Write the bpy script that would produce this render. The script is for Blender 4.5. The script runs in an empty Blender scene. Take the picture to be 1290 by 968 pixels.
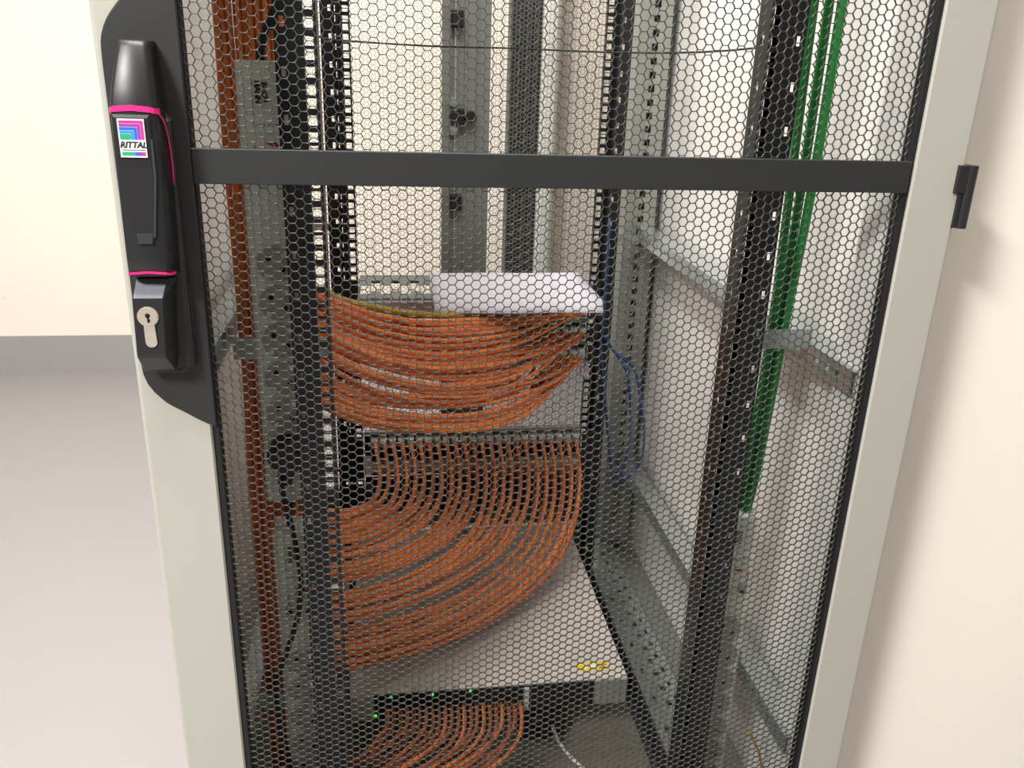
import bpy, bmesh, math, random
import numpy as np
from mathutils import Matrix, Vector
random.seed(7)
rng = np.random.default_rng(11)
S = bpy.context.scene
COL = S.collection

# ------------------------------------------------------------------ camera
cam_d = bpy.data.cameras.new('camera')
cam = bpy.data.objects.new('camera', cam_d)
COL.objects.link(cam)
cam_d.sensor_fit = 'HORIZONTAL'
cam_d.sensor_width = 36.0
cam_d.lens = 1085.82 / 1290 * 36.0
cam_d.clip_start = 0.05
rx, dn, fw = (0.98991, -0.13804, 0.03209), (-0.01889, -0.35296, -0.93545), (0.14045, 0.9254, -0.352)
cam.matrix_world = Matrix(((rx[0], -dn[0], -fw[0], 0.23499),
                           (rx[1], -dn[1], -fw[1], -0.79684),
                           (rx[2], -dn[2], -fw[2], 1.2),
                           (0, 0, 0, 1)))
S.camera = cam

# ------------------------------------------------------------------ world, lamps, exposure
W = bpy.data.worlds.new('room_air')
S.world = W
W.use_nodes = True
W.node_tree.nodes['Background'].inputs[0].default_value = (1.0, 0.95, 0.88, 1)
W.node_tree.nodes['Background'].inputs[1].default_value = 0.05


def lamp(name, loc, size, energy, col=(1.0, 0.985, 0.96), rot=(0, 0, 0)):
    d = bpy.data.lights.new(name, 'AREA')
    d.shape = 'RECTANGLE'
    d.size, d.size_y = size
    d.energy = energy
    d.color = col
    o = bpy.data.objects.new(name, d)
    COL.objects.link(o)
    o.location = loc
    o.rotation_euler = rot
    return o


lamp('ceiling_and_fill_lamp', (-1.45, -1.80, 2.86), (0.55, 0.7), 262)
lamp('ceiling_and_fill_lamp', (0.25, -0.38, 2.86), (1.2, 0.3), 52)  # added fill lamp above the door, brightens the upward mesh edges
lamp('ceiling_and_fill_lamp', (-0.36, 0.45, 2.86), (0.5, 0.9), 94)  # added fill lamp over the cabinet, brightens the interior through the roof
lamp('ceiling_and_fill_lamp', (0.20, 1.90, 2.86), (0.9, 0.5), 36)
S.view_settings.view_transform = 'Standard'
S.view_settings.look = 'None'
S.view_settings.exposure = 0.0
S.view_settings.gamma = 1.0
S.view_settings.use_curve_mapping = False


# ------------------------------------------------------------------ materials
def lin(c):
    return tuple(((v / 255) / 12.92 if v <= 10 else (((v / 255) + 0.055) / 1.055) ** 2.4) for v in c)


def mat(name, rgb, rough=0.5, metal=0.0, noise=0.0, scale=40, bump=0.0, spec=0.5, emit=None, es=1.0):
    m = bpy.data.materials.new(name)
    m.use_nodes = True
    nt = m.node_tree
    b = nt.nodes['Principled BSDF']
    c = lin(rgb)
    b.inputs['Base Color'].default_value = (*c, 1)
    b.inputs['Roughness'].default_value = rough
    b.inputs['Metallic'].default_value = metal
    b.inputs['Specular IOR Level'].default_value = spec
    if noise or bump:
        tc = nt.nodes.new('ShaderNodeTexCoord')
        n = nt.nodes.new('ShaderNodeTexNoise')
        n.inputs['Scale'].default_value = scale
        n.inputs['Detail'].default_value = 5
        nt.links.new(tc.outputs['Object'], n.inputs['Vector'])
        if noise:
            r = nt.nodes.new('ShaderNodeValToRGB')
            r.color_ramp.elements[0].position = 0.3
            r.color_ramp.elements[1].position = 0.7
            r.color_ramp.elements[0].color = (*[v * (1 - noise) for v in c], 1)
            r.color_ramp.elements[1].color = (*[min(1, v * (1 + noise)) for v in c], 1)
            nt.links.new(n.outputs['Fac'], r.inputs['Fac'])
            nt.links.new(r.outputs['Color'], b.inputs['Base Color'])
        if bump:
            bp = nt.nodes.new('ShaderNodeBump')
            bp.inputs['Strength'].default_value = bump
            bp.inputs['Distance'].default_value = 0.001
            nt.links.new(n.outputs['Fac'], bp.inputs['Height'])
            nt.links.new(bp.outputs['Normal'], b.inputs['Normal'])
    if emit:
        b.inputs['Emission Color'].default_value = (*lin(emit), 1)
        b.inputs['Emission Strength'].default_value = es
    return m


def speck_mat(name, rgb, rough, dens=9, speck=(150, 140, 125)):
    """painted wall with a few small knocks and specks"""
    m = mat(name, rgb, rough, noise=0.02, scale=3, bump=0.12)
    nt = m.node_tree
    b = nt.nodes['Principled BSDF']
    old = b.inputs['Base Color'].links[0].from_socket
    tc = nt.nodes.new('ShaderNodeTexCoord')
    v = nt.nodes.new('ShaderNodeTexVoronoi')
    v.inputs['Scale'].default_value = dens
    lt = nt.nodes.new('ShaderNodeMath')
    lt.operation = 'LESS_THAN'
    lt.inputs[1].default_value = 0.017
    mx = nt.nodes.new('ShaderNodeMix')
    mx.data_type = 'RGBA'
    mx.inputs['B'].default_value = (*lin(speck), 1)
    nt.links.new(tc.outputs['Object'], v.inputs['Vector'])
    nt.links.new(v.outputs['Distance'], lt.inputs[0])
    nt.links.new(lt.outputs[0], mx.inputs['Factor'])
    nt.links.new(old, mx.inputs['A'])
    nt.links.new(mx.outputs['Result'], b.inputs['Base Color'])
    return m


M = dict(
    wall=speck_mat('wall_paint', (243, 236, 223), 0.75),
    wallb=speck_mat('back_wall_cream_paint', (221, 211, 197), 0.75),
    wall2=mat('grey_wall_paint', (150, 148, 144), 0.8, noise=0.02, scale=3),
    ceil=mat('ceiling_paint', (214, 212, 206), 0.9, noise=0.01, scale=5),
    floor=mat('floor_coating', (134, 129, 128), 0.42, noise=0.02, scale=2.2, bump=0.05),
    skirt=mat('skirting_paint', (142, 139, 138), 0.6, noise=0.02, scale=6),
    door=mat('light_grey_powder_coat', (168, 166, 156), 0.42, noise=0.012, scale=300, bump=0.05),
    cab=mat('cabinet_grey_paint', (205, 204, 196), 0.5, noise=0.015, scale=200),
    panel=mat('side_panel_grey', (228, 226, 221), 0.5, noise=0.02, scale=4),
    mesh=mat('black_mesh_coat', (56, 57, 54), 0.38, spec=0.6, noise=0.03, scale=200),
    rmesh=mat('grey_mesh_coat', (120, 120, 114), 0.4, noise=0.03, scale=200),
    blk=mat('black_powder_coat', (33, 34, 34), 0.55, noise=0.12, scale=900, bump=0.15),
    plate=mat('black_grained_plastic', (36, 36, 36), 0.5, noise=0.1, scale=700, bump=0.1),
    handle=mat('black_satin_plastic', (30, 30, 31), 0.4, noise=0.05, scale=500),
    grip=mat('graphite_satin_plastic', (50, 52, 54), 0.38, noise=0.05, scale=500),
    slate=mat('slate_grey_plastic', (84, 88, 96), 0.42, noise=0.04, scale=600),
    seal=mat('black_rubber', (13, 13, 13), 0.7, noise=0.1, scale=90),
    rail=mat('black_rail_paint', (18, 19, 20), 0.45, noise=0.1, scale=60),
    rail2=mat('dark_brown_rail_paint', (27, 25, 24), 0.45, noise=0.12, scale=40),
    zinc=mat('zinc_plated_steel', (190, 196, 196), 0.32, metal=0.75, noise=0.07, scale=30),
    post=mat('grey_post_paint', (150, 151, 142), 0.5, noise=0.03, scale=60),
    pink=mat('magenta_plastic', (226, 40, 120), 0.35, noise=0.03, scale=90),
    steel=mat('nickel_lock_steel', (214, 206, 190), 0.3, metal=0.7, noise=0.04, scale=200),
    hole=mat('dark_hole', (9, 9, 9), 0.8, noise=0.1, scale=90),
    pdu=mat('pdu_grey_plastic', (224, 226, 213), 0.5, noise=0.02, scale=90),
    sock=mat('socket_grey_plastic', (170, 171, 160), 0.45, noise=0.02, scale=90),
    label=mat('white_label', (236, 236, 230), 0.6, noise=0.01, scale=90),
    ink=mat('black_ink', (28, 28, 30), 0.7, noise=0.02, scale=90),
    red=mat('red_print', (176, 36, 46), 0.6, noise=0.03, scale=90),
    orange=mat('orange_cable_sheath', (232, 130, 58), 0.45, noise=0.10, scale=22),
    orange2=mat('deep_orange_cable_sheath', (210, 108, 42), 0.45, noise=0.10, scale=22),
    orange3=mat('shaded_orange_cable_sheath', (150, 76, 34), 0.45, noise=0.10, scale=22),  # darker orange, shadow on the lowest cables put into the colour
    green=mat('green_cable_sheath', (18, 132, 46), 0.45, noise=0.06, scale=22),
    blue=mat('blue_cable_sheath', (22, 64, 122), 0.45, noise=0.06, scale=22),
    yellow=mat('yellow_cable_sheath', (176, 142, 30), 0.45, noise=0.06, scale=22),
    yel=mat('yellow_label_print', (236, 206, 20), 0.6, noise=0.06, scale=60),
    cblk=mat('black_cable_sheath', (22, 22, 23), 0.5, noise=0.06, scale=40),
    cwht=mat('white_cable_sheath', (226, 224, 216), 0.5, noise=0.04, scale=40),
    paper=mat('white_paper', (222, 219, 228), 0.8, noise=0.015, scale=12),
    module=mat('grey_metal_module', (212, 216, 207), 0.35, metal=0.2, noise=0.06, scale=60),
    server=mat('switch_grey_paint', (206, 198, 189), 0.5, noise=0.015, scale=30),
    tray=mat('tray_grey_paint', (112, 114, 110), 0.5, noise=0.03, scale=30),
    rdoor=mat('rear_door_backlit_grey', (116, 117, 110), 0.5, noise=0.03, scale=30),  # cabinet light grey darkened, backlit shade of the rear doors in the colour
    pan=mat('base_plate_taupe', (124, 118, 104), 0.55, noise=0.03, scale=20),
    led=mat('green_led', (40, 255, 70), 0.4, emit=(50, 255, 70), es=2.2, noise=0.01),
    lilac=mat('lilac_plastic', (206, 196, 216), 0.5, noise=0.03, scale=60),
    c_mag=mat('print_magenta', (222, 40, 134), 0.5, noise=0.01),
    c_pur=mat('print_purple', (150, 50, 160), 0.5, noise=0.01),
    c_blu=mat('print_blue', (36, 96, 205), 0.5, noise=0.01),
    c_azu=mat('print_azure', (40, 140, 220), 0.5, noise=0.01),
    c_grn=mat('print_green', (24, 160, 110), 0.5, noise=0.01),
)


ORD = ('first second third fourth fifth sixth seventh eighth ninth tenth eleventh twelfth thirteenth fourteenth fifteenth sixteenth '
       'seventeenth eighteenth nineteenth twentieth twenty-first twenty-second twenty-third twenty-fourth').split()


# ------------------------------------------------------------------ mesh builder
class MB:
    def __init__(s):
        s.v, s.f, s.m, s.sm = [], [], [], []
        s.cur = 0
        s.smooth = False

    def face(s, idx):
        s.f.append(tuple(idx)); s.m.append(s.cur); s.sm.append(s.smooth)

    def add(s, pts):
        n = len(s.v)
        s.v.extend(tuple(map(float, p)) for p in pts)
        return n

    def box(s, x0, x1, y0, y1, z0, z1):
        n = s.add([(x0, y0, z0), (x1, y0, z0), (x1, y1, z0), (x0, y1, z0), (x0, y0, z1), (x1, y0, z1), (x1, y1, z1), (x0, y1, z1)])
        for q in ((0, 3, 2, 1), (4, 5, 6, 7), (0, 1, 5, 4), (1, 2, 6, 5), (2, 3, 7, 6), (3, 0, 4, 7)):
            s.face([n + i for i in q])
        return s

    def cbox(s, x0, x1, y0, y1, z0, z1, c):
        """box whose front (y0) edges are chamfered by c"""
        return s.loft([[(x0, y1, z0), (x1, y1, z0), (x1, y1, z1), (x0, y1, z1)],
                       [(x0, y0 + c, z0), (x1, y0 + c, z0), (x1, y0 + c, z1), (x0, y0 + c, z1)],
                       [(x0 + c, y0, z0 + c), (x1 - c, y0, z0 + c), (x1 - c, y0, z1 - c), (x0 + c, y0, z1 - c)]])

    def loft(s, rings, cap0=True, cap1=True, smooth=False):
        k = len(rings[0])
        ids = [s.add(r) for r in rings]
        o = s.smooth
        s.smooth = smooth
        for a, b in zip(ids, ids[1:]):
            for i in range(k):
                j = (i + 1) % k
                s.face((a + i, a + j, b + j, b + i))
        s.smooth = o
        if cap0: s.face([ids[0] + i for i in reversed(range(k))])
        if cap1: s.face([ids[-1] + i for i in range(k)])
        return s

    def prism(s, poly, y0, y1):
        """poly is a list of (x, z); extruded along y"""
        return s.loft([[(x, y0, z) for x, z in poly], [(x, y1, z) for x, z in poly]])

    def cyl(s, c, axis, r, h, n=16, r2=None):
        ax = 'xyz'.index(axis)
        u, w = [i for i in range(3) if i != ax]
        rings = []
        for t, rr in ((0, r), (h, r if r2 is None else r2)):
            ring = []
            for i in range(n):
                a = 2 * math.pi * i / n
                p = list(c)
                p[u] += rr * math.cos(a); p[w] += rr * math.sin(a); p[ax] += t
                ring.append(p)
            rings.append(ring)
        return s.loft(rings, smooth=False)

    def ringplate(s, c, r0, r1, y0, y1, n=20):
        rg = []
        for (r, y) in ((r0, y1), (r0, y0), (r1, y0), (r1, y1)):
            rg.append([(c[0] + r * math.cos(2 * math.pi * i / n), y, c[2] + r * math.sin(2 * math.pi * i / n)) for i in range(n)])
        return s.loft(rg, cap0=False, cap1=False)

    def tube(s, pts, r, n=7):
        pts = [np.array(p, float) for p in pts]
        up = np.array((0.31, 0.22, 0.93))
        rings = []
        for i, p in enumerate(pts):
            d = pts[min(i + 1, len(pts) - 1)] - pts[max(i - 1, 0)]
            d = d / (np.linalg.norm(d) + 1e-12)
            a = np.cross(d, up)
            if np.linalg.norm(a) < 0.15:
                a = np.cross(d, (1, 0.2, 0))
            if rings and np.dot(a, la) < 0:
                a = -a
            a = a / np.linalg.norm(a)
            la = a
            b = np.cross(d, a)
            rings.append([p + r * (math.cos(2 * math.pi * k / n) * a + math.sin(2 * math.pi * k / n) * b) for k in range(n)])
        return s.loft(rings, smooth=True)

    def gridplate(s, us, vs, hole, P, t):
        """plate with rectangular openings; hole(i, j) says if a cell is open; P(u, v, n) -> xyz"""
        for i in range(len(us) - 1):
            for j in range(len(vs) - 1):
                if hole(i, j):
                    continue
                u0, u1, v0, v1 = us[i], us[i + 1], vs[j], vs[j + 1]
                for n in (0, t):
                    k = s.add([P(u0, v0, n), P(u1, v0, n), P(u1, v1, n), P(u0, v1, n)])
                    s.face((k, k + 1, k + 2, k + 3) if n == 0 else (k + 3, k + 2, k + 1, k))
                for (di, dj, a, b) in ((-1, 0, (u0, v0), (u0, v1)), (1, 0, (u1, v0), (u1, v1)), (0, -1, (u0, v0), (u1, v0)), (0, 1, (u0, v1), (u1, v1))):
                    ii, jj = i + di, j + dj
                    if ii < 0 or jj < 0 or ii >= len(us) - 1 or jj >= len(vs) - 1 or hole(ii, jj):
                        k = s.add([P(*a, 0), P(*b, 0), P(*b, t), P(*a, t)])
                        s.face((k, k + 1, k + 2, k + 3))
        return s

    def text(s, string, size, X, shear=0.0, space=1.0, bold=0.0):
        """flat lettering; X maps (u, v) of the text plane to xyz"""
        c = bpy.data.curves.new('t', 'FONT')
        c.body = string; c.size = size; c.shear = shear; c.align_x = 'CENTER'; c.align_y = 'CENTER'
        c.space_character = space; c.offset = bold; c.resolution_u = 2
        o = bpy.data.objects.new('t', c)
        me = bpy.data.meshes.new_from_object(o)
        n = s.add([X(v.co.x, v.co.y) for v in me.vertices])
        for p in me.polygons:
            s.face([n + i for i in p.vertices])
        bpy.data.objects.remove(o); bpy.data.curves.remove(c); bpy.data.meshes.remove(me)
        return s

    def build(s, name, mats, parent=None, fixn=True):
        if not isinstance(mats, (list, tuple)):
            mats = [mats]
        me = bpy.data.meshes.new(name)
        me.from_pydata(s.v, [], s.f)
        for m in mats:
            me.materials.append(m)
        me.polygons.foreach_set('material_index', s.m)
        me.polygons.foreach_set('use_smooth', s.sm)
        if fixn:
            bm = bmesh.new(); bm.from_mesh(me)
            bmesh.ops.recalc_face_normals(bm, faces=bm.faces)
            bm.to_mesh(me); bm.free()
        me.update()
        return link(name, me, parent)


def link(name, me, parent):
    o = bpy.data.objects.new(name, me)
    COL.objects.link(o)
    if parent is not None:
        o.parent = parent
        if parent.parent is None and parent.type == 'EMPTY':
            o.location = -Vector(parent.location)
    return o


def thing(name, loc, label, cat, group=None):
    o = bpy.data.objects.new(name, None)
    o.empty_display_size = 0.05
    COL.objects.link(o)
    o.location = loc
    return tag(o, label, cat, group)


def tag(o, label, cat, group=None):
    o['label'] = label
    o['category'] = cat
    if group:
        o['group'] = group
    return o


def structure(o):
    o['kind'] = 'structure'
    return o


def bevel(o, w, seg=2):
    b = o.modifiers.new('bevel', 'BEVEL')
    b.width = w; b.segments = seg; b.limit_method = 'ANGLE'; b.angle_limit = math.radians(50)
    return o


def spline(pts, n=8):
    """Catmull-Rom through the points"""
    P = [np.array(p, float) for p in pts]
    P = [2 * P[0] - P[1]] + P + [2 * P[-1] - P[-2]]
    out = []
    for i in range(1, len(P) - 2):
        a, b, c, d = P[i - 1], P[i], P[i + 1], P[i + 2]
        for k in range(n):
            t = k / n
            out.append(0.5 * ((2 * b) + (-a + c) * t + (2 * a - 5 * b + 4 * c - d) * t * t + (-a + 3 * b - 3 * c + d) * t ** 3))
    out.append(P[-2])
    return out


def resample(pts, n):
    P = np.array(spline(pts, 12))
    d = np.concatenate(([0], np.cumsum(np.linalg.norm(np.diff(P, axis=0), axis=1))))
    t = np.linspace(0, d[-1], n)
    return np.stack([np.interp(t, d, P[:, k]) for k in range(3)], 1)


def hex_sheet(name, m, parent, x0, x1, z0, z1, y, t, p=0.00885, web=0.00076, back=True):
    """perforated sheet: flat-topped hexagon holes, each hole with its own rim, walls and back rim"""
    dx = p * math.sqrt(3) / 2
    cols = int((x1 - x0) / dx) - 1
    rows = int((z1 - z0) / p) - 1
    R, r = p / math.sqrt(3), (p - web) / math.sqrt(3)
    ang = np.arange(6) * math.pi / 3
    ux, uz = np.cos(ang), np.sin(ang)
    ci, ri = np.meshgrid(np.arange(cols), np.arange(rows), indexing='ij')
    cx = (x0 + R + ci * dx).ravel()
    cz = (z0 + p / 2 + ri * p + (ci % 2) * p / 2).ravel()
    n = len(cx)

    def ring(rad, yy):
        a = np.empty((n, 6, 3))
        a[:, :, 0] = cx[:, None] + rad * ux
        a[:, :, 1] = yy
        a[:, :, 2] = cz[:, None] + rad * uz
        return a
    rings = [ring(R, y), ring(r, y), ring(r, y + t)] + ([ring(R, y + t)] if back else [])
    k = len(rings)
    V = np.stack(rings, 1).reshape(-1, 3)
    q = []
    for L in range(k - 1):
        for i in range(6):
            j = (i + 1) % 6
            q.append((L * 6 + i, L * 6 + j, (L + 1) * 6 + j, (L + 1) * 6 + i))
    q = np.array(q)
    F = (np.arange(n)[:, None, None] * (6 * k) + q[None]).reshape(-1, 4)
    # solid margins round the perforated field
    xe, ze = x0 + 2 * R + (cols - 1) * dx, z0 + (rows + 0.5) * p
    me = bpy.data.meshes.new(name)
    me.vertices.add(len(V)); me.vertices.foreach_set('co', V.ravel())
    me.loops.add(F.size); me.loops.foreach_set('vertex_index', F.ravel().astype(np.int32))
    me.polygons.add(len(F))
    me.polygons.foreach_set('loop_start', (np.arange(len(F)) * 4).astype(np.int32))
    me.materials.append(m)
    me.update(calc_edges=True)
    return link(name, me, parent)


# ================================================================== the room
structure(MB().box(-6.2, 2.2, -7.4, 2.72, -0.1, 0).build('floor', M['floor']))
structure(MB().box(-6.2, 2.2, -7.4, 2.72, 2.9, 3.0).build('ceiling', M['ceil']))
structure(MB().box(-6.2, 2.2, 2.6, 2.72, 0, 2.9).build('wall_back', M['wallb']))
structure(MB().box(-6.2, -6.08, -7.4, 2.6, 0, 2.9).build('wall_left', M['wall2']))
structure(MB().box(-6.08, 2.2, -7.4, -7.28, 0, 2.9).build('wall_front', M['wall2']))
structure(MB().box(0.806, 2.2, 0.085, 0.24, 0, 2.9).build('wall_right', M['wall']))
structure(MB().box(2.08, 2.2, -7.28, 2.6, 0, 2.9).build('wall_side', M['wall2']))
sk = MB().box(-6.08, 2.08, 2.592, 2.6, 0, 0.145)
structure(sk.build('baseboard_back', M['skirt']))

# dark duct with a pale casing on the back wall, seen through both doors
dk = thing('wall_duct', (0.77, 2.55, 0), 'tall dark vertical duct with pale casing on the back wall, behind the rear door', 'duct')
MB().cbox(0.690, 0.802, 2.50, 2.592, 0.0, 2.9, 0.004).build('duct_cover', M['rail'], dk)
MB().cbox(0.8025, 0.862, 2.46, 2.592, 0.0, 2.9, 0.012).build('duct_casing', M['cab'], dk)

# ================================================================== the cabinet
cab = thing('server_cabinet', (0.4, 0.5, 0.0), 'tall light grey server cabinet with black honeycomb mesh front door', 'cabinet')

# --- front door: frame ring with a softened outer edge
fd = MB()
DX0, DX1, DZ0, DZ1 = 0.0, 0.8, 0.13, 2.08
IX0, IX1, IZ0, IZ1 = 0.0638, 0.7455, 0.235, 1.985


def rect(x0, x1, z0, z1, y):
    return [(x0, y, z0), (x1, y, z0), (x1, y, z1), (x0, y, z1)]


rings = [rect(IX0, IX1, IZ0, IZ1, 0.022), rect(IX0, IX1, IZ0, IZ1, 0.0016), rect(IX0 - 0.0016, IX1 + 0.0016, IZ0 - 0.0016, IZ1 + 0.0016, 0.0)]
for a, (o, y) in enumerate(((0.0042, 0.0), (0.0022, 0.0006), (0.0008, 0.002), (0.0, 0.0042), (0.0, 0.024))):
    rings.append(rect(DX0 + o, DX1 - o, DZ0 + o, DZ1 - o, y))
fd.loft(rings, cap0=False, cap1=False)
k = len(rings)
fd.face([0 + 0, 1, 4 * (k - 1) + 1, 4 * (k - 1)]); fd.face([1, 2, 4 * (k - 1) + 2, 4 * (k - 1) + 1])
fd.face([2, 3, 4 * (k - 1) + 3, 4 * (k - 1) + 2]); fd.face([3, 0, 4 * (k - 1), 4 * (k - 1) + 3])
door = fd.build('front_door', M['door'], cab)

sl = MB()
rings = [rect(IX0 + 0.0004, IX1 - 0.0004, IZ0 + .0004, IZ1 - .0004, 0.02), rect(IX0 + .0004, IX1 - .0004, IZ0 + .0004, IZ1 - .0004, 0.003),
         rect(0.0696, 0.7412, 0.243, 1.977, 0.003), rect(0.0696, 0.7412, 0.243, 1.977, 0.02)]
sl.loft(rings, cap0=False, cap1=False)
sl.build('black_inner_border', M['seal'], door)
hex_sheet('perforated_panel', M['mesh'], door, 0.0684, 0.7480, 0.2405, 1.986, 0.0046, 0.0019)
MB().cbox(0.0692, 0.7412, -0.001, 0.0042, 1.0898, 1.1200, 0.0006).build('cross_bar', M['blk'], door)

# handle plate with its S-curved ends
ctop = [(.0066, 1.19), (.0072, 1.2034), (.0086, 1.2094), (.0109, 1.2155), (.0141, 1.2215), (.0185, 1.2276), (.0248, 1.2349), (.036, 1.2445), (.051, 1.2555), (.0690, 1.265)]
cbot = [(.0690, .8594), (.0645, .8618), (.0522, .8684), (.0379, .8778), (.0305, .8822), (.025, .8862), (.0161, .8961), (.0107, .905), (.0078, .9146), (.0066, .93)]
poly = ctop + cbot
ins = []
cxm, czm = 0.038, 1.062
hp = MB()
hp.loft([[(x, 0.0008, z) for x, z in poly], [(x, -0.0028, z) for x, z in poly],
         [(x + (0.0008 if x < cxm else -0.0008), -0.0036, z + (0.0008 if z < czm else -0.0008)) for x, z in poly]])
hp.build('handle_plate', M['plate'], door)
# long boss the handle closes onto
hb = MB()


def octo(x0, x1, z0, z1, c, y):
    return [(x0 + c, y, z0), (x1 - c, y, z0), (x1, y, z0 + c), (x1, y, z1 - c), (x1 - c, y, z1), (x0 + c, y, z1), (x0, y, z1 - c), (x0, y, z0 + c)]


hb.loft([octo(0.0125, 0.0575, 0.918, 1.150, 0.006, -0.0030), octo(0.0125, 0.0570, 0.919, 1.149, 0.006, -0.011), octo(0.015, 0.0535, 0.922, 1.147, 0.005, -0.0145)])
hb.build('handle_boss', M['plate'], door)
MB().box(0.0574, 0.0586, -0.0065, -0.0045, 0.955, 1.0).build('boss_rib', M['grip'], door)

# swing handle: a loft of rounded sections from lock to tip
sec = [  # z, x left, x right, front y, back y
    (1.0155, .0140, .0500, -.0350, -.0146), (1.030, .0142, .0508, -.0362, -.0146), (1.060, .0146, .0518, -.0368, -.0150),
    (1.090, .0150, .0524, -.0368, -.0150), (1.120, .0153, .0524, -.0366, -.0150), (1.1505, .0160, .0512, -.0358, -.0150),
    (1.1560, .0162, .0508, -.0354, -.0150), (1.168, .0176, .0502, -.0328, -.0140), (1.180, .0196, .0492, -.0292, -.0120), (1.191, .0214, .0483, -.0252, -.0090),
    (1.2005, .0230, .0474, -.0208, -.0040), (1.2040, .0234, .0470, -.0188, -.0028), (1.2052, .0240, .0464, -.0170, -.0028)]
sh = MB()
rings = []
for z, a, b, yf, yb in sec:
    c = 0.0042
    rings.append([(a, yb, z), (a, yf + c * 1.3, z), (a + c * .35, yf + c * .45, z), (a + c, yf, z), (0.5 * (a + b), yf - 0.0006, z), (b - c, yf, z), (b - c * .3, yf + c * .5, z), (b + .0002, yf + c * 1.4, z), (b + 0.0032, yb, z)])
sh.loft(rings, smooth=True)
sh.build('swing_handle', M['handle'], door)
# shield-shaped grip face, tapering downwards
gp = MB()
g0 = [(.0170, 1.100), (.0255, 1.050), (.0275, 1.0445), (.0385, 1.0445), (.0415, 1.050), (.0468, 1.100), (.0472, 1.1490), (.0185, 1.1490)]
gp.loft([[(x, -.0355, z) for x, z in g0], [(x, -.0374, z) for x, z in g0], [(.0320 + (x - .0320) * .88, -.0382, 1.10 + (z - 1.10) * .95) for x, z in g0]])
gp.build('grip_face', M['handle'], door)
MB().prism([(.0272, 1.0445), (.0388, 1.0445), (.0402, 1.0535), (.0272, 1.0535)], -.0390, -.0372).build('grip_foot', M['grip'], door)
MB().prism([(.0402, 1.050), (.0420, 1.050), (.0478, 1.100), (.0480, 1.130), (.0462, 1.130), (.0457, 1.100)], -.0388, -.0372).build('grip_edge', M['grip'], door)


def band(z0, z1, out, name):
    b = MB()
    def sect(z):
        for i in range(len(sec) - 1):
            if sec[i][0] <= z <= sec[i + 1][0]:
                t = (z - sec[i][0]) / (sec[i + 1][0] - sec[i][0])
                return [sec[i][k] + t * (sec[i + 1][k] - sec[i][k]) for k in range(5)]
    rg = []
    for z in (z0, z0, z1, z1):
        pass
    for (z, o) in ((z0, -0.0004), (z0, out), (z1, out), (z1, -0.0004)):
        _, a, c2, yf, yb = sect(z)
        a -= o; c2 += o; yf -= o
        c = .0042
        dz = 0.0016
        rg.append([(a, yf + .012, z - dz), (a, yf + c * 1.3, z - dz), (a + c * .35, yf + c * .45, z - dz * .6), (a + c, yf, z), (0.5 * (a + c2), yf - .0006, z + dz * .7), (c2 - c, yf, z), (c2 - c * .3, yf + c * .5, z - dz * .6), (c2 + .0006, yf + c * 1.4, z - dz), (c2 + .0012, yf + .012, z - dz)])
    for a, c in zip(rg, rg[1:]):
        n = b.add(a); m2 = b.add(c)
        for i in range(len(a) - 1):
            b.face((n + i, n + i + 1, m2 + i + 1, m2 + i))
    return b.build(name, M['pink'], door)


band(1.1508, 1.1552, 0.0008, 'pink_band')
band(1.0172, 1.0192, 0.0006, 'pink_band')
pl = MB().tube(spline([(.0522, -.0300, 1.1505), (.0548, -.0235, 1.143), (.0558, -.018, 1.128), (.0560, -.0152, 1.105), (.0552, -.0146, 1.090)], 6), 0.0007, 6)
pl.build('pink_line', M['pink'], door)
# lock housing under the handle
lh = MB()
rings = []
for z, a, b, yf in ((.9215, .0150, .0440, -.0150), (.9255, .0138, .0425, -.0210), (.9405, .0132, .0390, -.0330), (.9440, .0132, .0385, -.0340), (.9955, .0150, .0415, -.0340), (.9965, .0151, .0418, -.0336), (1.0105, .0162, .0445, -.0215)):
    c = .0012
    rings.append([(a, -.0140, z), (a, yf + c, z), (a + c, yf, z), (b - c, yf, z), (b, yf + c, z), (b + .0062, -.0140, z)])
lh.loft(rings)
lh.build('lock_housing', M['handle'], door)
MB().loft([[(.0165, -.0342, .9960), (.0405, -.0342, .9960), (.0432, -.0222, 1.0104), (.0176, -.0222, 1.0104)],
           [(.0165, -.0336, .9950), (.0405, -.0336, .9950), (.0432, -.0214, 1.0098), (.0176, -.0214, 1.0098)]]).build('housing_slope_lit', M['slate'], door)  # lighter sheet paints the light caught by the upward-facing slope
lc = MB()
lc.cyl((.0268, -.0352, .9795), 'y', .0090, .0015, 24)
lc.cyl((.0268, -.0358, .9795), 'y', .0082, .0008, 24)
lc.loft([[(x, y, z) for x, z in ([(.0225, .974), (.0225, .9560)] + [(.0274 + .0049 * math.cos(a), .9560 - .0046 * math.sin(a)) for a in np.linspace(math.pi, 0, 9)][1:-1] + [(.0323, .9560), (.0315, .974)])] for y in (-.0338, -.0354)])
lc.build('lock_cylinder', M['steel'], door)
kh = MB()
kh.cyl((.0268, -.0362, .9808), 'y', .0021, .0005, 12)
kh.box(.0262, .0276, -.0362, -.0357, .9745, .9805)
kh.box(.0268, .0285, -.0362, -.0357, .9752, .9775)
kh.build('keyhole', M['hole'], door)

# badge: white card with nested colour angles, the name, a rule and a colour bar
bd = MB()
BX, BZ, BY = .0224, 1.1157, -.0396
bw, bh = .0205, .0300


def bb(x0, x1, z0, z1, mi, lift):
    bd.cur = mi
    bd.box(BX + x0 * bw, BX + x1 * bw, BY - lift, BY - lift + .0002, BZ + z0 * bh, BZ + z1 * bh)


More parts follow.
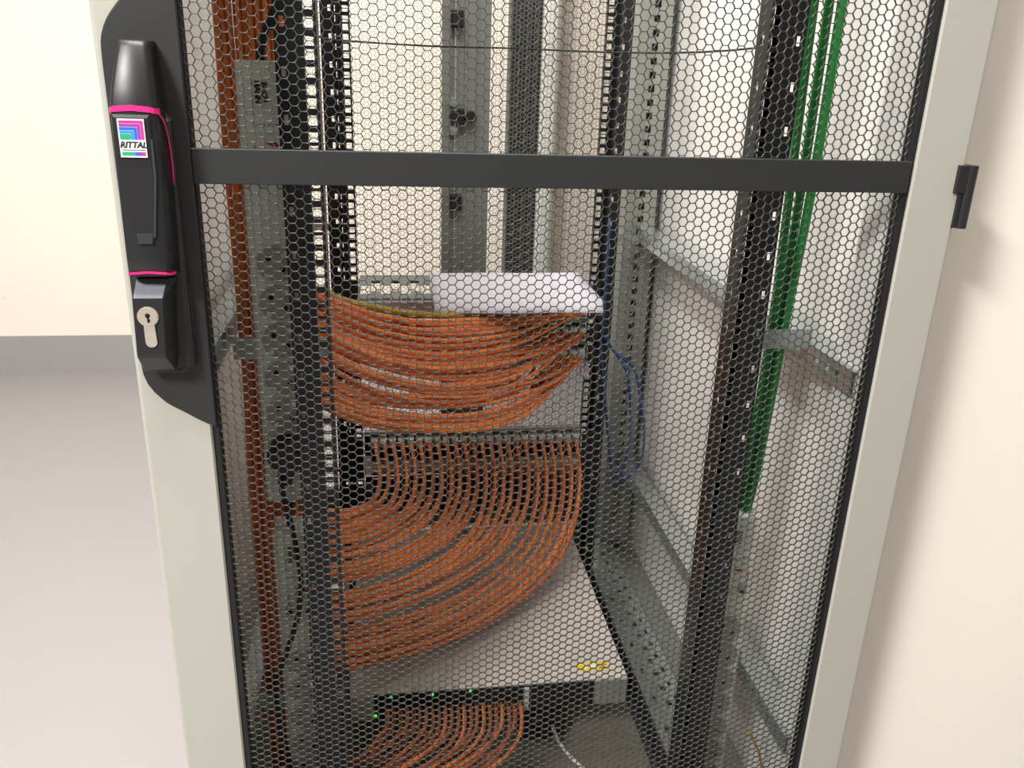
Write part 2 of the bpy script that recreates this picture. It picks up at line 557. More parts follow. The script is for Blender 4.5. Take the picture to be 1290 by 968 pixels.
bd.cur = 0
bd.box(BX, BX + bw, BY, BY + .0018, BZ, BZ + bh)
for i, (mi, a) in enumerate(((1, 0), (2, 1), (3, 2), (4, 3), (5, 4))):
    x1 = .955 - a * .125; z1 = .965 - a * .088
    th = .072
    if a < 4:
        bb(.05, x1, z1 - th, z1, mi, .0003)
        bb(x1 - .105, x1, .47, z1 - th, mi, .0003)
    else:
        bb(.05, x1, .47, z1, mi, .0003)
for x0, x1, mi in ((.06, .45, 5), (.45, .58, 4), (.58, .71, 3), (.71, .83, 2), (.83, .95, 1)):
    bb(x0, x1, .05, .145, mi, .0003)
bb(.06, .95, .19, .205, 6, .0003)
bd.cur = 6
bd.text('RITTAL', .0068, lambda u, v: (BX + bw * .51 + u, BY - .0004, BZ + bh * .325 + v), shear=.25, bold=.0002, space=.93)
bd.cur = 6
bb(.02, .12, .30, .325, 6, .0003)
bd.build('badge', [M['label'], M['c_mag'], M['c_pur'], M['c_blu'], M['c_azu'], M['c_grn'], M['ink']], door)

# hinge at the door's right edge
hg = MB()
hg.cur = 0
hg.cbox(.7905, .8075, -.0035, .010, 1.0905, 1.1175, .0008)
hg.cyl((.8062, -.0005, 1.0560), 'z', .0056, .0612, 14)
hg.cbox(.7962, .8075, -.0018, .010, 1.0560, 1.0905, .0006)
hg.build('hinge', M['handle'], door)

# --- frame posts
ZT = 2.05


def post(x0, x1, y0, y1, face_y, name, m='post'):
    """hollow post; square 25 mm pitch holes with small round ones between on the face"""
    b = MB()
    w = x1 - x0
    us = [x0, x0 + .29 * w, x0 + .29 * w + .0035, x0 + .52 * w - .006, x0 + .52 * w + .006, x1]
    vs = [0.16]
    z = 0.175
    kinds = []
    while z < ZT - .03:
        vs += [z, z + .0125, z + .0175, z + .0205]; kinds += [0, 1, 0, 2]
        z += 0.025
    vs.append(ZT)
    kinds = [0] + kinds[1:] + [0, 0]

    def hole(i, j):
        if i != 3: return False
        zz = (vs[j + 1] - vs[j])
        return abs(zz - .0125) < 1e-6
    s = 1 if face_y == y0 else -1
    b.gridplate(us, vs, hole, lambda u, v, n: (u, face_y + s * (n + (0.0 if not (us[1] - 1e-9 <= u <= us[2] + 1e-9) else 0.0)), v), 0.0018)
    b.box(x0, x0 + .0018, y0 + .002, y1 - .002, .16, ZT)
    b.box(x1 - .0018, x1, y0 + .002, y1 - .002, .16, ZT)
    yb = y1 if face_y == y0 else y0
    b.box(x0, x1, min(yb, yb - s * .0018), max(yb, yb - s * .0018), .16, ZT)
    # raised bead along the face
    b.box(us[1], us[2], min(face_y, face_y - s * .0022), max(face_y, face_y - s * .0022), .16, ZT)
    return b.build(name, M[m], cab)


post(.711, .774, .90, .98, .90, 'rear_post')
post(.026, .089, .90, .98, .90, 'rear_post')
post(.749, .7885, .035, .085, .085, 'front_post', 'panel')
post(.0115, .051, .035, .085, .085, 'front_post', 'panel')
MB().box(.7745, .7785, .905, .975, .16, ZT).build('post_seal', M['seal'], cab)
MB().box(.0215, .0255, .905, .975, .16, ZT).build('post_seal', M['seal'], cab)

# --- base frame, plinth, floor plate, roof, sides
for x0, x1, sgn in ((.668, .738, 1), (.062, .132, -1)):
    b = MB()
    us = [x0, x0 + .013, x0 + .020, x0 + .034, x0 + .044, x0 + .051, x0 + .058, x1]
    vs = [.04]
    z = .055
    while z < .97:
        vs += [z, z + .0125, z + .0250]
        z += .0375
    vs.append(.99)
    b.gridplate(us, vs, lambda i, j: (i == 3 and j % 3 == 1) or (i == 1 and j % 6 == 2) or (i == 5 and j % 3 == 2), lambda u, v, n: (u, v, .158 - n), .002)
    b.box(x0, x0 + .002, .04, .99, .10, .156)
    b.box(x1 - .002, x1, .04, .99, .10, .156)
    b.box(x0 + .002, x1 - .002, .04, .99, .10, .102)
    b.build('base_side_beam', M['zinc'], cab)
    MB().box(*((x1 + .0005, .789) if sgn > 0 else (.011, x0 - .0005)), .04, .89, .10, .148).build('base_flange', M['rdoor'], cab)
MB().box(.1325, .6675, .04, .10, .10, .158).build('base_front_beam', M['post'], cab)
MB().box(.1325, .6675, .93, .99, .10, .158).build('base_rear_beam', M['post'], cab)
MB().box(.1325, .6675, .101, .929, .104, .110).build('floor_plate', M['pan'], cab)
MB().box(.005, .795, .03, 1.04, 0, .0995).build('plinth', M['rail'], cab)
rf = MB()
us, vs = [.002, .05] + [x for k in range(6) for x in (.05 + k * .1167, .05 + k * .1167 + .105)][1:] + [.798], [.03, .09, .51, .54, .98, 1.04]
rf.gridplate(us, vs, lambda i, j: i % 2 == 1 and i < len(us) - 2 and j in (1, 3), lambda u, v, n: (u, v, 2.09 - n), .03)
rf.build('light_slot_roof', M['cab'], cab)  # unseen roof, its openings added so the lamp above lights the interior
MB().box(.7895, .798, .030, 1.04, .102, 2.051).build('side_panel', M['panel'], cab)
MB().box(.002, .0105, .030, 1.04, .102, 2.051).build('side_panel', M['panel'], cab)

# --- 19-inch mounting rails
U = .04445


def mount_rail(left, y, front, m):
    """J-shaped rail: square-hole face, slotted inner leg, return lip behind"""
    b = MB()
    cx = .3975 if front else .401
    def mx(x):            # right-hand profile, mirrored for the left rail
        return x if not left else 2 * cx - x
    s = 1 if front else -1
    z0, z1 = .16, 2.04
    inner, h0, h1, o0, o1, outer = (.6222, .6252, .6347, .6525, .6568, .6622) if front else (.6222, .6252, .6347, .6530, .6580, .6715)
    us = [inner, h0, h1, .6435, .6475, o0, o1, outer]
    vs, tagz = [z0], []
    zz = .1825
    n = 0
    ev = []
    while zz + U < z1:
        for off in (0.00635, .02223, .0381):
            ev.append((zz + off - .00475, zz + off + .00475, n))
            n += 1
        zz += U
    for a, c, i in ev:
        vs += [a, c]; tagz += [None, i]
    vs.append(z1); tagz.append(None)

    def hole(i, j):
        if tagz[j] is None: return False
        if i == 1: return True
        if i == 5: return tagz[j] % 3 == 1
        if i == 3 and not front: return tagz[j] % 3 != 2
        return False
    b.gridplate(us, vs, hole, lambda u, v, k: (mx(u), y + s * k, v), .002)
    # inner leg with a slot per unit
    ls = [y + .002, y + .012, y + .020, y + .031] if front else [y + .002, y + .003, y + .0035, y + .006]
    b.gridplate(ls, vs, lambda i, j: i == 1 and tagz[j] is not None and tagz[j] % 3 == 1, lambda u, v, k: (mx(inner + k), u, v), .0018)
    # return lip
    if front:
        b.box(*sorted((mx(.6495), mx(.6512))), y + .002, y + .024, z0, z1)
        b.box(*sorted((mx(.6370), mx(.6512))), y + .024, y + .0258, z0, z1)
    else:
        b.box(*sorted((mx(.6430), mx(.6448))), y - .028, y, z0, z1)
    return b.build('mounting_rail', m, cab)


mount_rail(True, .100, True, M['rail'])
mount_rail(False, .100, True, M['rail2'])
mount_rail(True, .800, False, M['rail'])
mount_rail(False, .800, False, M['rail'])

# --- zinc depth rails along the side walls, with the brackets that carry the mounting rails
for xa, xb, tz in ((.740, .7485, .888), (.740, .7485, .378), (.0465, .055, .908), (.0465, .055, .398)):
    b = MB()
    left = xa < .4
    us = [.036 if not left else .036]
    z = .06
    while z < .93:
        us += [z, z + .011]
        z += .025
    us.append(.955)
    x = xa if not left else xb
    sg = 1 if not left else -1
    b.gridplate(us, [tz - .024, tz - .016, tz - .007, tz], lambda i, j: j == 1 and i % 2 == 1, lambda u, v, n: (x + sg * n, u, v), .0018)
    if left:
        b.box(.030, x, .036, .955, tz, tz + .002); b.box(.030, x, .036, .955, tz - .026, tz - .024)
    else:
        b.box(x, .774, .036, .899, tz, tz + .002); b.box(x, .774, .036, .899, tz - .026, tz - .024)
    b.build('depth_rail', M['zinc'], cab)
    if left:
        MB().box(.0555, .165, .189, .1908, tz - .046, tz - .020).build('rail_bracket', M['zinc'], cab)
        MB().box(.0555, .130, .868, .8698, tz - .022, tz - .010).build('rail_bracket', M['post'], cab)
    else:
        MB().box(.6630, .7395, *((.1335, .1353) if tz > .5 else (.1880, .1898)), tz - .003, tz + .021).build('rail_bracket', M['zinc'], cab)
        MB().box(.6725, .7395, .868, .8698, tz - .022, tz - .010).build('rail_bracket', M['post'], cab)

# --- rear doors
for x0, x1, ix0, ix1, side in ((.006, .3955, .060, .3515, 'l'), (.3965, .794, .4490, .742, 'r')):
    b = MB()
    rings = [rect(ix0, ix1, .24, 1.97, 1.068), rect(ix0, ix1, .24, 1.97, 1.048), rect(x0, x1, .13, 2.08, 1.048), rect(x0, x1, .13, 2.08, 1.068)]
    b.loft(rings, cap0=False, cap1=False)
    b.face((0, 1, 13, 12)); b.face((1, 2, 14, 13)); b.face((2, 3, 15, 14)); b.face((3, 0, 12, 15))
    # a shallow bead along the stile next to the meeting edge
    xb = x1 - .026 if side == 'l' else x0 + .026
    b.box(xb - .001, xb + .001, 1.0455, 1.048, .2, 2.0)
    rd = b.build('rear_door', M['rdoor'], cab)
    hex_sheet('perforated_panel', M['rmesh'], rd, ix0 - .004, ix1 + .012, .235, 1.98, 1.056, .0016, web=.00075, back=False)
    if side == 'l':
        MB().cyl((.377, 1.043, .30), 'z', .0016, 1.6, 8).build('latch_rod', M['zinc'], rd)
        for z in (1.272, .915):
            lb = MB(); lb.cbox(.368, .392, 1.026, 1.0475, z - .016, z + .016, .003)
            lb.build('rod_guide', M['seal'], rd)
        lt = MB(); lt.cbox(.372, .3955, 1.030, 1.0475, 1.082, 1.094, .003); lt.cyl((.374, 1.028, 1.088), 'y', .008, .019, 12); lt.cbox(.383, .3955, 1.028, 1.0475, 1.072, 1.104, .003)
        lt.build('latch', M['seal'], rd)
        for z in (1.116, 1.060):
            kn = MB(); kn.cyl((.374, 1.036, z), 'y', .009, .012, 14); kn.cyl((.374, 1.033, z), 'y', .004, .003, 10)
            kn.build('latch_screw', M['zinc'], rd)
    else:
        lt = MB(); lt.cyl((.410, 1.026, 1.088), 'y', .011, .0215, 14); lt.cbox(.3965, .410, 1.030, 1.0475, 1.081, 1.095, .003)
        lt.build('latch', M['seal'], rd)


# ================================================================== power strips
def schuko(b, x, y, z, plug=False):
    pass


def make_socket_mesh():
    b = MB()
    n = 20
    def ring(r, y): return [(r * math.cos(2 * math.pi * i / n), y, r * math.sin(2 * math.pi * i / n)) for i in range(n)]
    b.loft([ring(.0202, 0), ring(.0202, -.0016), ring(.0188, -.0018), ring(.0180, -.0004)], cap0=False, cap1=True)
    me_o = b.build('tmp', M['sock'])
    me = me_o.data
    bpy.data.objects.remove(me_o)
    p = MB()
    for a in (math.radians(140), math.radians(320)):
        p.cyl((.0095 * math.cos(a), -.0014, .0095 * math.sin(a)), 'y', .0029, .0011, 10)
    o = p.build('tmp', M['hole']); mp = o.data; bpy.data.objects.remove(o)
    e = MB()
    for a in (math.radians(50), math.radians(230)):
        cx, cz = .0162 * math.cos(a), .0162 * math.sin(a)
        e.box(cx - .0022, cx + .0022, -.0030, -.0005, cz - .0028, cz + .0028)
        e.box(cx - .0010, cx + .0010, -.0042, -.0030, cz - .0028, cz + .0028)
    o = e.build('tmp', M['zinc']); mc = o.data; bpy.data.objects.remove(o)
    return me, mp, mc


SOCK = make_socket_mesh()


def power_strip(x0, x1, y0, y1, z0, z1, label, lx, sockets, head=True, tilt=0.0):
    t = thing('power_strip', ((x0 + x1) / 2, (y0 + y1) / 2, z0), label, 'power strip')
    b = MB()
    c = .004
    b.loft([[(x0, y1, z), (x0, y0 + c, z), (x0 + c, y0, z), (x1 - c, y0, z), (x1, y0 + c, z), (x1, y1, z)] for z in (z0, z1)])
    b.build('body', M['pdu'], t)
    e = MB(); e.box(x0 + .0005, x1 - .0005, y0 + .001, y1, z1, z1 + .004); e.build('end_cap', M['pdu'], t)
    e = MB(); e.box(x0 + .0005, x1 - .0005, y0 + .001, y1, z0 - .004, z0); e.build('end_cap', M['pdu'], t)
    yl = y0 - .0006
    if head:
        lg = MB()
        for i, w in enumerate(('BACH', 'MANN')):
            xx = lx + .0005 - i * .0066
            lg.text(w, .0078, lambda u, v, xx=xx: (xx + v, yl, z1 - .0255 - u), bold=.0003, space=.88)
        lg.box(lx - .0118, lx - .0112, yl, yl + .0003, z1 - .050, z1 - .012)
        lg.build('maker_name', M['ink'], t)
        lb = MB(); lb.box(x0 + .009, x1 - .002, y0 - .0012, y0 + .0005, z1 - .064, z1 - .049)
        lbo = lb.build('type_label', M['label'], t)
        tx = MB().text('2U 00I AV R 00', .0056, lambda u, v: (lx + .003 + u * .9, y0 - .0016, z1 - .0575 + v)); tx.build('type_text', M['ink'], lbo)
        ar = MB()
        ar.prism([(lx - .002, z1 - .0735), (lx + .010, z1 - .0745), (lx + .0125, z1 - .080), (lx + .004, z1 - .0775), (lx - .002, z1 - .0750)], yl, yl + .0004)
        ar.build('red_mark', M['red'], t)
        fr = MB()
        for a, c2 in ((x0 + .014, .0011), (x0 + .024, .0007), (x1 - .006, .0009)):
            fr.box(a, a + c2, yl, yl + .0004, z1 - .112, z1 - .078)
        fr.build('printed_lines', M['ink'], t)
        for xx in (lx - .010, lx + .013):
            kn = MB(); kn.cyl((xx, y0 - .004, z1 - .106), 'y', .0062, .0042, 14)
            ko = kn.build('terminal_screw', M['sock'], t)
            sx = MB(); sx.cyl((xx, y0 - .0046, z1 - .1065), 'y', .0035, .0007, 10); sx.build('screw_slot', M['hole'], ko)
    for z in sockets:
        s = link('socket', SOCK[0], t); s.location = Vector((lx + .001, y0, z)) - Vector(t.location)
        for me, nm in ((SOCK[1], 'pin_hole'), (SOCK[2], 'earth_clip')):
            q = bpy.data.objects.new(nm, me); COL.objects.link(q); q.parent = s
    return t


power_strip(.0880, .1480, .1430, .185, .703, 1.187, 'grey power strip at upper left with the black plug in its lowest socket', .115,
            [.986, .943, .8995, .8555, .812, .766])
power_strip(.0905, .1505, .1430, .185, .170, .650, 'grey power strip at lower left below the other one, black lead across its face', .116,
            [.462 - i * .043 for i in range(6)])
power_strip(.6575, .7135, .1430, .185, .170, .645, 'grey power strip at lower right under the green cables', .688,
            [.475 - i * .043 for i in range(7)])


# ================================================================== cables
def cable(name, pts, r, m, label, group=None, cat='cable', n=6, seg=None):
    P = spline(pts, 5) if seg is None else resample(pts, seg)
    o = MB().tube(P, r, n).build(name, m, fixn=False)
    o.location = Vector(P[0])
    me = o.data
    co = np.empty(len(me.vertices) * 3); me.vertices.foreach_get('co', co)
    co = (co.reshape(-1, 3) - np.array(P[0])).ravel(); me.vertices.foreach_set('co', co); me.update()
    return tag(o, label, cat, group)


# vertical orange trunk behind the left power strip
for i in range(20):
    row, k = divmod(i, 10)
    x = .0610 + k * .0073 + row * .0035
    y = .222 + row * .016 + rng.uniform(-.003, .003)
    pts = []
    for z in (2.0, 1.6, 1.28, 1.1, .95, .8, .65, .5, .35, .19):
        pts.append((x + rng.uniform(-.0013, .0013) + (-.004 if z < .7 else 0) * (k < 4), y + rng.uniform(-.002, .002), z))
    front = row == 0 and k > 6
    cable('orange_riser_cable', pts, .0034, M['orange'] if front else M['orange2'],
          'orange cable running straight up and down in the left trunk behind the power strips', 'orange trunk cables at the left side', seg=24)

# guide curves: (top curve, bottom curve) of each sweep
UT = resample([(.098, .285, 1.06), (.112, .270, .985), (.132, .268, .935), (.155, .28, .915), (.182, .36, .879), (.224, .44, .842), (.299, .55, .800), (.4, .64, .776), (.511, .71, .760), (.600, .768, .752)], 34)
UB = resample([(.098, .285, .940), (.112, .266, .855), (.130, .255, .800), (.154, .26, .777), (.18, .30, .741), (.233, .37, .693), (.32, .46, .644), (.423, .56, .608), (.524, .66, .607), (.585, .73, .632), (.610, .768, .648)], 34)


def sweep(A, B, s, w, jit, phase):
    t = np.linspace(0, 1, len(A))[:, None]
    s_t = s + (w - s) * np.clip(1 - t * 1.9, 0, 1)
    P = A * (1 - s_t) + B * s_t
    k = np.sin(np.pi * np.clip(t, 0, 1)) * .8 + .35
    off = np.concatenate([np.cos(phase[0] + 3 * t), np.cos(phase[1] + 2.4 * t), np.cos(phase[2] + 2.7 * t)], 1)
    return P + k * off * jit


NU = 54
for i in range(NU):
    s = i / (NU - 1)
    w = s * .76 if s < .70 else .80 + (s - .70) / .30 * .20
    P = sweep(UT, UB, s, w, np.array((.003, .012, .0045)), rng.uniform(0, 6.28, 3))
    # plug ends spread along the three panels
    e = len(P) - 1
    ex = .615 - (i % 3) * .008 - (i % 7) * .011
    ez = (.7465, .702, .6585)[min(2, int(s * 3))]
    tt = np.clip((np.arange(len(P)) / e - .72) / .28, 0, 1)[:, None]
    tt = tt * tt * (3 - 2 * tt)
    tgt = P[-1].copy(); tgt[0] = ex; tgt[2] = ez + rng.uniform(-.006, .006); tgt[1] = .7765
    P = P + tt * (tgt - P[-1])
    P = P[::2] if len(P) % 2 == 1 else np.concatenate([P[:-1:2], P[-1:]])
    cable('orange_patch_cable', [tuple(p) for p in P], .0040, M['orange2'] if i % 4 == 1 else M['orange'],
          ('orange cable running along the very top edge of the upper sweep, just under the paper' if i == 0 else 'orange cable along the lowest edge of the upper sweep' if i == NU - 1 else 'orange cable in the upper sweep curving right to the panels under the paper'), 'orange cables of the upper sweep', seg=26)

LF = resample([(.204, .765, .485), (.2115, .725, .455), (.212, .66, .448), (.202, .56, .472), (.181, .42, .53), (.162, .32, .580), (.140, .262, .612), (.118, .252, .604), (.100, .262, .570)], 40)
LL = resample([(.608, .765, .479), (.612, .728, .418), (.592, .66, .367), (.540, .57, .330), (.452, .48, .310), (.346, .4, .306), (.238, .33, .324), (.167, .28, .349), (.138, .252, .366), (.116, .250, .352), (.100, .262, .31)], 40)
NB = 48
low_s = []
for i in range(NB):
    k, row = divmod(i, 2)
    s = k / 23
    bnd = min(3, int(s * 4))
    f = s * 4 - bnd
    w = ((0, .185), (.235, .435), (.515, .665), (.745, 1.0))[bnd]
    w = w[0] + (w[1] - w[0]) * min(1, f)
    t = np.linspace(0, 1, 40)[:, None]
    ease = np.clip((t - .12) / .6, 0, 1); ease = ease * ease * (3 - 2 * ease)
    s_t = s + (w - s) * ease
    P = LF * (1 - s_t) + LL * s_t
    ph = rng.uniform(0, 6.28, 3)
    k2 = np.clip(t * 3, 0, 1)
    P = P + k2 * np.concatenate([np.cos(ph[0] + 3 * t) * .002, np.cos(ph[1] + 2 * t) * .009 - .004 * row, np.cos(ph[2] + 2.5 * t) * .0016], 1)
    if row:                                  # the lower connector row joins a little further down
        d = np.clip(1 - t * 7, 0, 1)
        P = P + d * np.array((.003, .0, -.056))
        P[:, 1] += (.012 * np.clip(1 - t * 3, 0, 1))[:, 0]
        P[0, 1] = .765
    cable('orange_panel_cable', [tuple(p) for p in P], .0041, M['orange2'] if i % 5 == 2 else M['orange'],
          'orange cable at the %s module from the left, middle panel %s row' % (ORD[k], ('upper', 'lower')[row]), 'orange cables of the lower fan', seg=30)

# clear cable ties round the lower bundles
# cables from the switch front at the very bottom
BF = resample([(.222, .297, .245), (.222, .262, .250), (.210, .232, .262), (.193, .2, .262), (.169, .185, .255), (.145, .19, .24), (.112, .235, .215)], 20)
BL = resample([(.431, .297, .240), (.428, .255, .243), (.418, .225, .238), (.39, .2, .226), (.337, .18, .212), (.257, .172, .196), (.175, .19, .182), (.112, .235, .172)], 20)
for i in range(22):
    s = i / 21
    P = BF * (1 - s) + BL * s
    ph = rng.uniform(0, 6.28, 3)
    t = np.linspace(0, 1, 20)[:, None]
    P = P + np.clip(t * 4, 0, 1) * np.concatenate([np.cos(ph[0] + 3 * t) * .002, np.cos(ph[1] + 2 * t) * .008 - .004, np.cos(ph[2] + 2.5 * t) * .005], 1)
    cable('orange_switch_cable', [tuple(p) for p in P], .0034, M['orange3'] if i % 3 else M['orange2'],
          'orange cable plugged into the switch front, %s from the left' % ORD[i], 'orange cables at the switch front', seg=20)

for i, (dx, dy, dz, lab) in enumerate(((-.0, .0, 0, 'green cable at the right post, leftmost of three'), (.0190, .004, 0, 'green cable at the right post, middle of three'), (.0285, -.006, 0, 'green cable at the right post, rightmost of three'))):
    f = (1.0, .55, .5)[i]
    pts = [(.690 + dx, .165 + dy, 1.95), (.690 + dx, .152 + dy, 1.60), (.6895 + dx, .150 + dy, 1.269), (.693 + dx * .8, .151 + dy, 1.063), (.6955 + dx * .5, .153 + dy, .919), (.696 + dx * .42, .160 + dy * 1.2, .793), (.690 + dx * .55, .164 + dy, .700), (.684 + dx * .6, .165 + dy, .650)]
    cable('green_cable', pts, (.0050, .0052, .0054)[i], M['green'], lab, 'green power feeds', n=10)
cable('blue_cable', [(.646, .772, .93), (.646, .765, .82), (.646, .765, .72), (.644, .76, .677), (.659, .757, .577), (.676, .757, .463), (.689, .757, .394)], .0028, M['blue'], 'blue cable hanging straight down along the rear right rail', 'blue cables at the rear right', n=8)
cable('blue_cable', [(.650, .765, .700), (.677, .757, .667), (.714, .755, .636), (.733, .755, .567), (.746, .755, .497), (.744, .755, .433), (.719, .756, .398), (.689, .756, .388)], .0030, M['blue'], 'blue cable in the widest loop beside the rear right post', 'blue cables at the rear right', n=8)
cable('blue_cable', [(.652, .752, .695), (.682, .745, .658), (.700, .742, .619), (.711, .742, .533), (.711, .742, .462), (.701, .744, .412), (.689, .744, .382)], .0028, M['blue'], 'blue cable in the narrow loop beside the rear right post', 'blue cables at the rear right', n=8)
cable('yellow_cable', [(.112, .30, .965), (.135, .295, .925), (.150, .335, .905), (.163, .39, .882), (.188, .47, .851), (.236, .54, .821), (.289, .59, .799), (.338, .63, .785), (.421, .69, .773), (.50, .73, .768)], .0056, M['yellow'], 'yellow cable lying on top of the upper orange sweep', n=10)
cable('black_wire', [(.120, .17, 1.222), (.166, .162, 1.216), (.183, .2, 1.214), (.233, .28, 1.213), (.307, .3, 1.212), (.392, .3, 1.213), (.475, .28, 1.212), (.551, .24, 1.213), (.6, .19, 1.216), (.648, .16, 1.222)], .0011, M['cblk'], 'thin black wire strung level across the rack near the top', n=6)
cable('black_power_lead', [(.140, .175, 1.50), (.139, .168, 1.34), (.134, .165, 1.255), (.127, .166, 1.237), (.118, .168, 1.220), (.113, .166, 1.203), (.111, .165, 1.192)], .0048, M['cblk'], 'thick black lead entering the top end of the upper left power strip', n=10)
cable('black_plug_lead', [(.109, .113, .748), (.111, .110, .728), (.113, .122, .700), (.117, .125, .672), (.123, .115, .64), (.125, .110, .599), (.118, .110, .554), (.1, .118, .495), (.085, .127, .445), (.082, .134, .405), (.086, .134, .359), (.095, .133, .305), (.105, .133, .248), (.106, .132, .19)], .0032, M['cblk'], 'black lead hanging from the round plug across the lower left power strip', n=8)
cable('black_loop_cable', [(.110, .165, .655), (.110, .164, .672), (.116, .158, .690), (.128, .160, .700), (.138, .185, .692), (.146, .23, .66)], .0042, M['cblk'], 'black cable bending out of the top of the lower left power strip', n=8)
cable('white_cable', [(.498, .345, .140), (.506, .335, .122), (.513, .325, .1145), (.521, .305, .1135), (.532, .285, .1135), (.547, .255, .1135), (.56, .2, .1135)], .0032, M['cwht'], 'white cable lying on the floor plate in front of the black power brick', n=8)
cable('yellow_green_cable', [(.742, .135, .300), (.750, .13, .282), (.759, .13, .264), (.768, .13, .233), (.770, .12, .193), (.770, .12, .162)], .0022, M['yellow'], 'thin yellow earth cable hanging low at the right inside', n=8)

# round plug in the lowest socket of the upper strip
pg = thing('round_plug', (.116, .14, .766), 'round black plug in the lowest socket of the upper left power strip', 'plug')
b = MB(); b.cyl((.116, .1405, .766), 'y', .0215, -.018, 24); b.cyl((.116, .1225, .766), 'y', .0215, -.010, 24, r2=.0165)
b.build('plug_body', M['cblk'], pg)
b = MB(); b.loft([[(.116 + dx, y, z) for dx, y in ((-w, .117), (w, .117), (w, .131), (-w, .131))] for z, w in ((.750, .010), (.742, .0075), (.732, .0045))])
b.build('strain_relief', M['cblk'], pg)

# ================================================================== shelf, paper, panels
sf = thing('slotted_cable_tray', (.4, .76, .80), 'grey slotted tray on the rear rails with white paper on its right part', 'tray')
b = MB()
us = [.182]
x = .186
while x < .60:
    us += [x, x + .0165]
    x += .0182
us.append(.618)
vs = [.668, .674, .692, .712, .722, .742, .790, .818, .862]


def thole(i, j):
    if i % 2 == 0: return False
    q = (i // 2) % 2
    return (j in (4, 5) and q == 0) or (j in (5, 6) and q == 1) or (j == 1)


b.gridplate(us, vs, thole, lambda u, v, n: (u, v, .800 - n), .0016)
b.build('tray_plate', M['tray'], sf)
MB().box(.182, .618, .6665, .6678, .786, .800).build('front_lip', M['zinc'], sf)
MB().box(.182, .618, .8625, .864, .784, .800).build('rear_lip', M['tray'], sf)
for x0, x1 in ((.139, .181), (.6225, .664)):
    MB().box(min(x0, x1), max(x0, x1), .7700, .7715, .775, .812).build('mounting_ear', M['rail'], sf)

pp = MB()
nx, ny = 13, 21
for j in range(ny):
    for i in range(nx):
        fy = j / (ny - 1)
        yy = .640 + fy * .234
        droop = 0 if yy > .664 else (.664 - yy) / .024 * .0165
        zz = .8018 - droop + .0005 * math.sin(i * .9 + j * .5) + .0005
        pp.add([(.3135 + i / (nx - 1) * .301 + .001 * fy, yy, zz)])
pp.smooth = True
for j in range(ny - 1):
    for i in range(nx - 1):
        a = j * nx + i
        pp.face((a, a + 1, a + nx + 1, a + nx))
po = pp.build('paper_sheet', M['paper'], fixn=False)
sd = po.modifiers.new('thickness', 'SOLIDIFY'); sd.thickness = .0004
tag(po, 'white sheet of paper lying on the slotted tray above the orange cables', 'paper')


def keystone():
    b = MB()
    b.cbox(-.0072, .0072, -.022, 0, -.0085, .0085, .002)
    b.cbox(-.0058, .0058, -.026, -.022, .0015, .0080, .001)
    o = b.build('tmp', M['module']); me = o.data; bpy.data.objects.remove(o)
    return me


KEY = keystone()


def patch_panel(z0, h, rows, label, ears, body, mods=True, skip=()):
    t = thing('patch_panel', (.401, .80, z0), label, 'patch panel')
    b = MB(); b.box(.183, .6185, .794, .7965, z0, z0 + h)
    b.build('face_plate', body, t)
    b = MB(); b.box(.183, .6185, .784, .7935, z0 + h - .006, z0 + h); b.build('top_bar', M['post'], t)
    for x0, x1 in ((.139, .1815), (.6205, .664)):
        e = MB(); e.box(x0, x1, .7680, .7695, z0 + .003, z0 + h - .003)
        e.build('mounting_ear', ears, t)
    for r, zr in enumerate(rows):
        b = MB(); b.box(.19, .6145, .7905, .7935, zr - .014, zr - .0105); b.build('label_strip', M['module'], t)
        for k in range(24):
            if (r, k) in skip: continue
            o = link('keystone_module', KEY, t)
            o.location = Vector((.2030 + k * .01765, .7935, zr)) - Vector(t.location)
    return t


patch_panel(.732, .0425, (.7525,), 'dark patch panel directly under the slotted tray, first of three', M['rail'], M['rail'])
patch_panel(.6875, .0425, (.708,), 'dark patch panel between two others behind the upper orange sweep', M['rail'], M['rail'])
patch_panel(.643, .0425, (.6635,), 'dark patch panel lowest of the three behind the upper orange sweep', M['rail'], M['rail'])
mp = patch_panel(.402, .1, (.482, .426), 'grey patch panel in the middle with two rows of metal modules', M['rail'], M['rail2'])
b = MB(); b.cbox(.1825, .196, .770, .7935, .415, .447, .002); b.build('white_end_block', M['cwht'], mp)
bq = thing('black_blank_panel', (.401, .80, .355), 'black blanking panel just below the middle patch panel', 'blank panel')
MB().box(.183, .6185, .794, .797, .3115, .399).build('face_plate', M['rail'], bq)
MB().cbox(.1835, .199, .778, .7935, .367, .388, .002).build('end_block', M['slate'], bq)
for x0, x1 in ((.139, .1815), (.6205, .664)):
    MB().box(x0, x1, .7680, .7695, .315, .396).build('mounting_ear', M['rail'], bq)
lq = MB(); lq.cbox(.606, .622, .752, .769, .622, .640, .002)
tag(lq.build('lilac_connector', M['lilac']), 'small lilac plastic plug at the right end of the upper panels', 'plug')

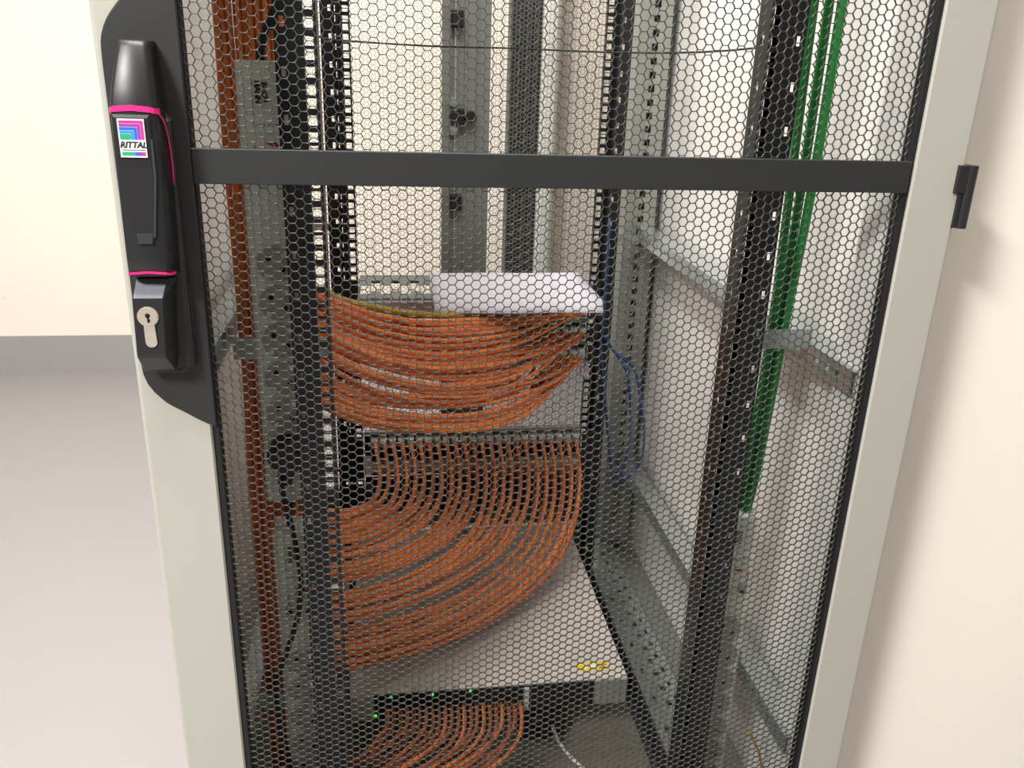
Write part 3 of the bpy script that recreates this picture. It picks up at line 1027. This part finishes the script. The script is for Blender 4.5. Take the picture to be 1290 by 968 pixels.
# ================================================================== switch and power brick at the bottom
sw = thing('network_switch', (.387, .52, .222), 'flat grey rack switch with green lights and a yellow sticker on top', 'network switch')
b = MB(); b.box(.165, .6075, .3025, .742, .2225, .2700)
b.build('case', M['server'], sw)
MB().box(.202, .552, .2995, .3022, .2235, .2680).build('port_panel', M['hole'], sw)
MB().box(.1655, .2015, .2985, .3022, .2235, .2685).build('front_end', M['server'], sw)
MB().box(.5525, .607, .2985, .3022, .2235, .2685).build('front_end', M['post'], sw)
for x in np.linspace(.222, .431, 11):
    for z in (.2300, .2480):
        bq2 = MB(); bq2.box(x - .0075, x + .0075, .2965, .2994, z, z + .0125)
        bq2.build('port', M['rail2'], sw)
for x0, x1, m in ((.437, .4455, 'module'),):
    MB().box(x0, x1, .2955, .2994, .2275, .2660).build('port_divider', M[m], sw)
for x, z in ((.228, .2655), (.292, .2655), (.352, .2665)):
    MB().cbox(x - .0017, x + .0017, .2970, .2994, z - .0017, z + .0017, .0005).build('status_light', M['led'], sw)
MB().cbox(.2015, .2050, .2960, .2984, .2300, .2335, .0005).build('status_light', M['led'], sw)
yl = MB(); yl.cur = 0
yl.box(.532, .583, .324, .343, .2700, .2704)
yl.cur = 1
yl.box(.542, .548, .328, .339, .2704, .2707); yl.box(.553, .562, .327, .340, .2704, .2707)
yl.cur = 2
yl.box(.566, .580, .327, .330, .2704, .2707); yl.box(.566, .580, .334, .336, .2704, .2707)
yl.build('yellow_sticker', [M['yel'], M['label'], M['pan']], sw)
sv = MB(); sv.cyl((.510, .326, .2700), 'z', .004, .0008, 12); sv.build('case_screw', M['module'], sw)
for x0, x1, nm in ((.6085, .6205, 0), (.1525, .1645, 1)):  # added black support strips, also painting the shadow gap beside the switch
    r = MB(); r.box(x0, x1, .132, .796, .2235, .2255)
    r.box(*((x1 - .0015, x1) if nm == 0 else (x0, x0 + .0015)), .132, .796, .2255, .268)
    tag(r.build('gap_shade_rail', M['rail']), ('added black support strip darkening the shaded gap right of the grey switch', 'added black support strip darkening the shaded gap left of the grey switch')[nm], 'rail')

pb = thing('power_brick', (.479, .41, .11), 'black power brick with two green lights standing under the switch', 'power brick')
b = MB(); b.cbox(.440, .520, .348, .47, .1105, .218, .004); b.build('housing', M['cblk'], pb)
for x in (.452, .473):
    MB().cbox(x - .0013, x + .0013, .3455, .3479, .1985, .2015, .0005).build('status_light', M['led'], pb)
MB().box(.462, .476, .3462, .3479, .150, .162).build('rocker', M['slate'], pb)
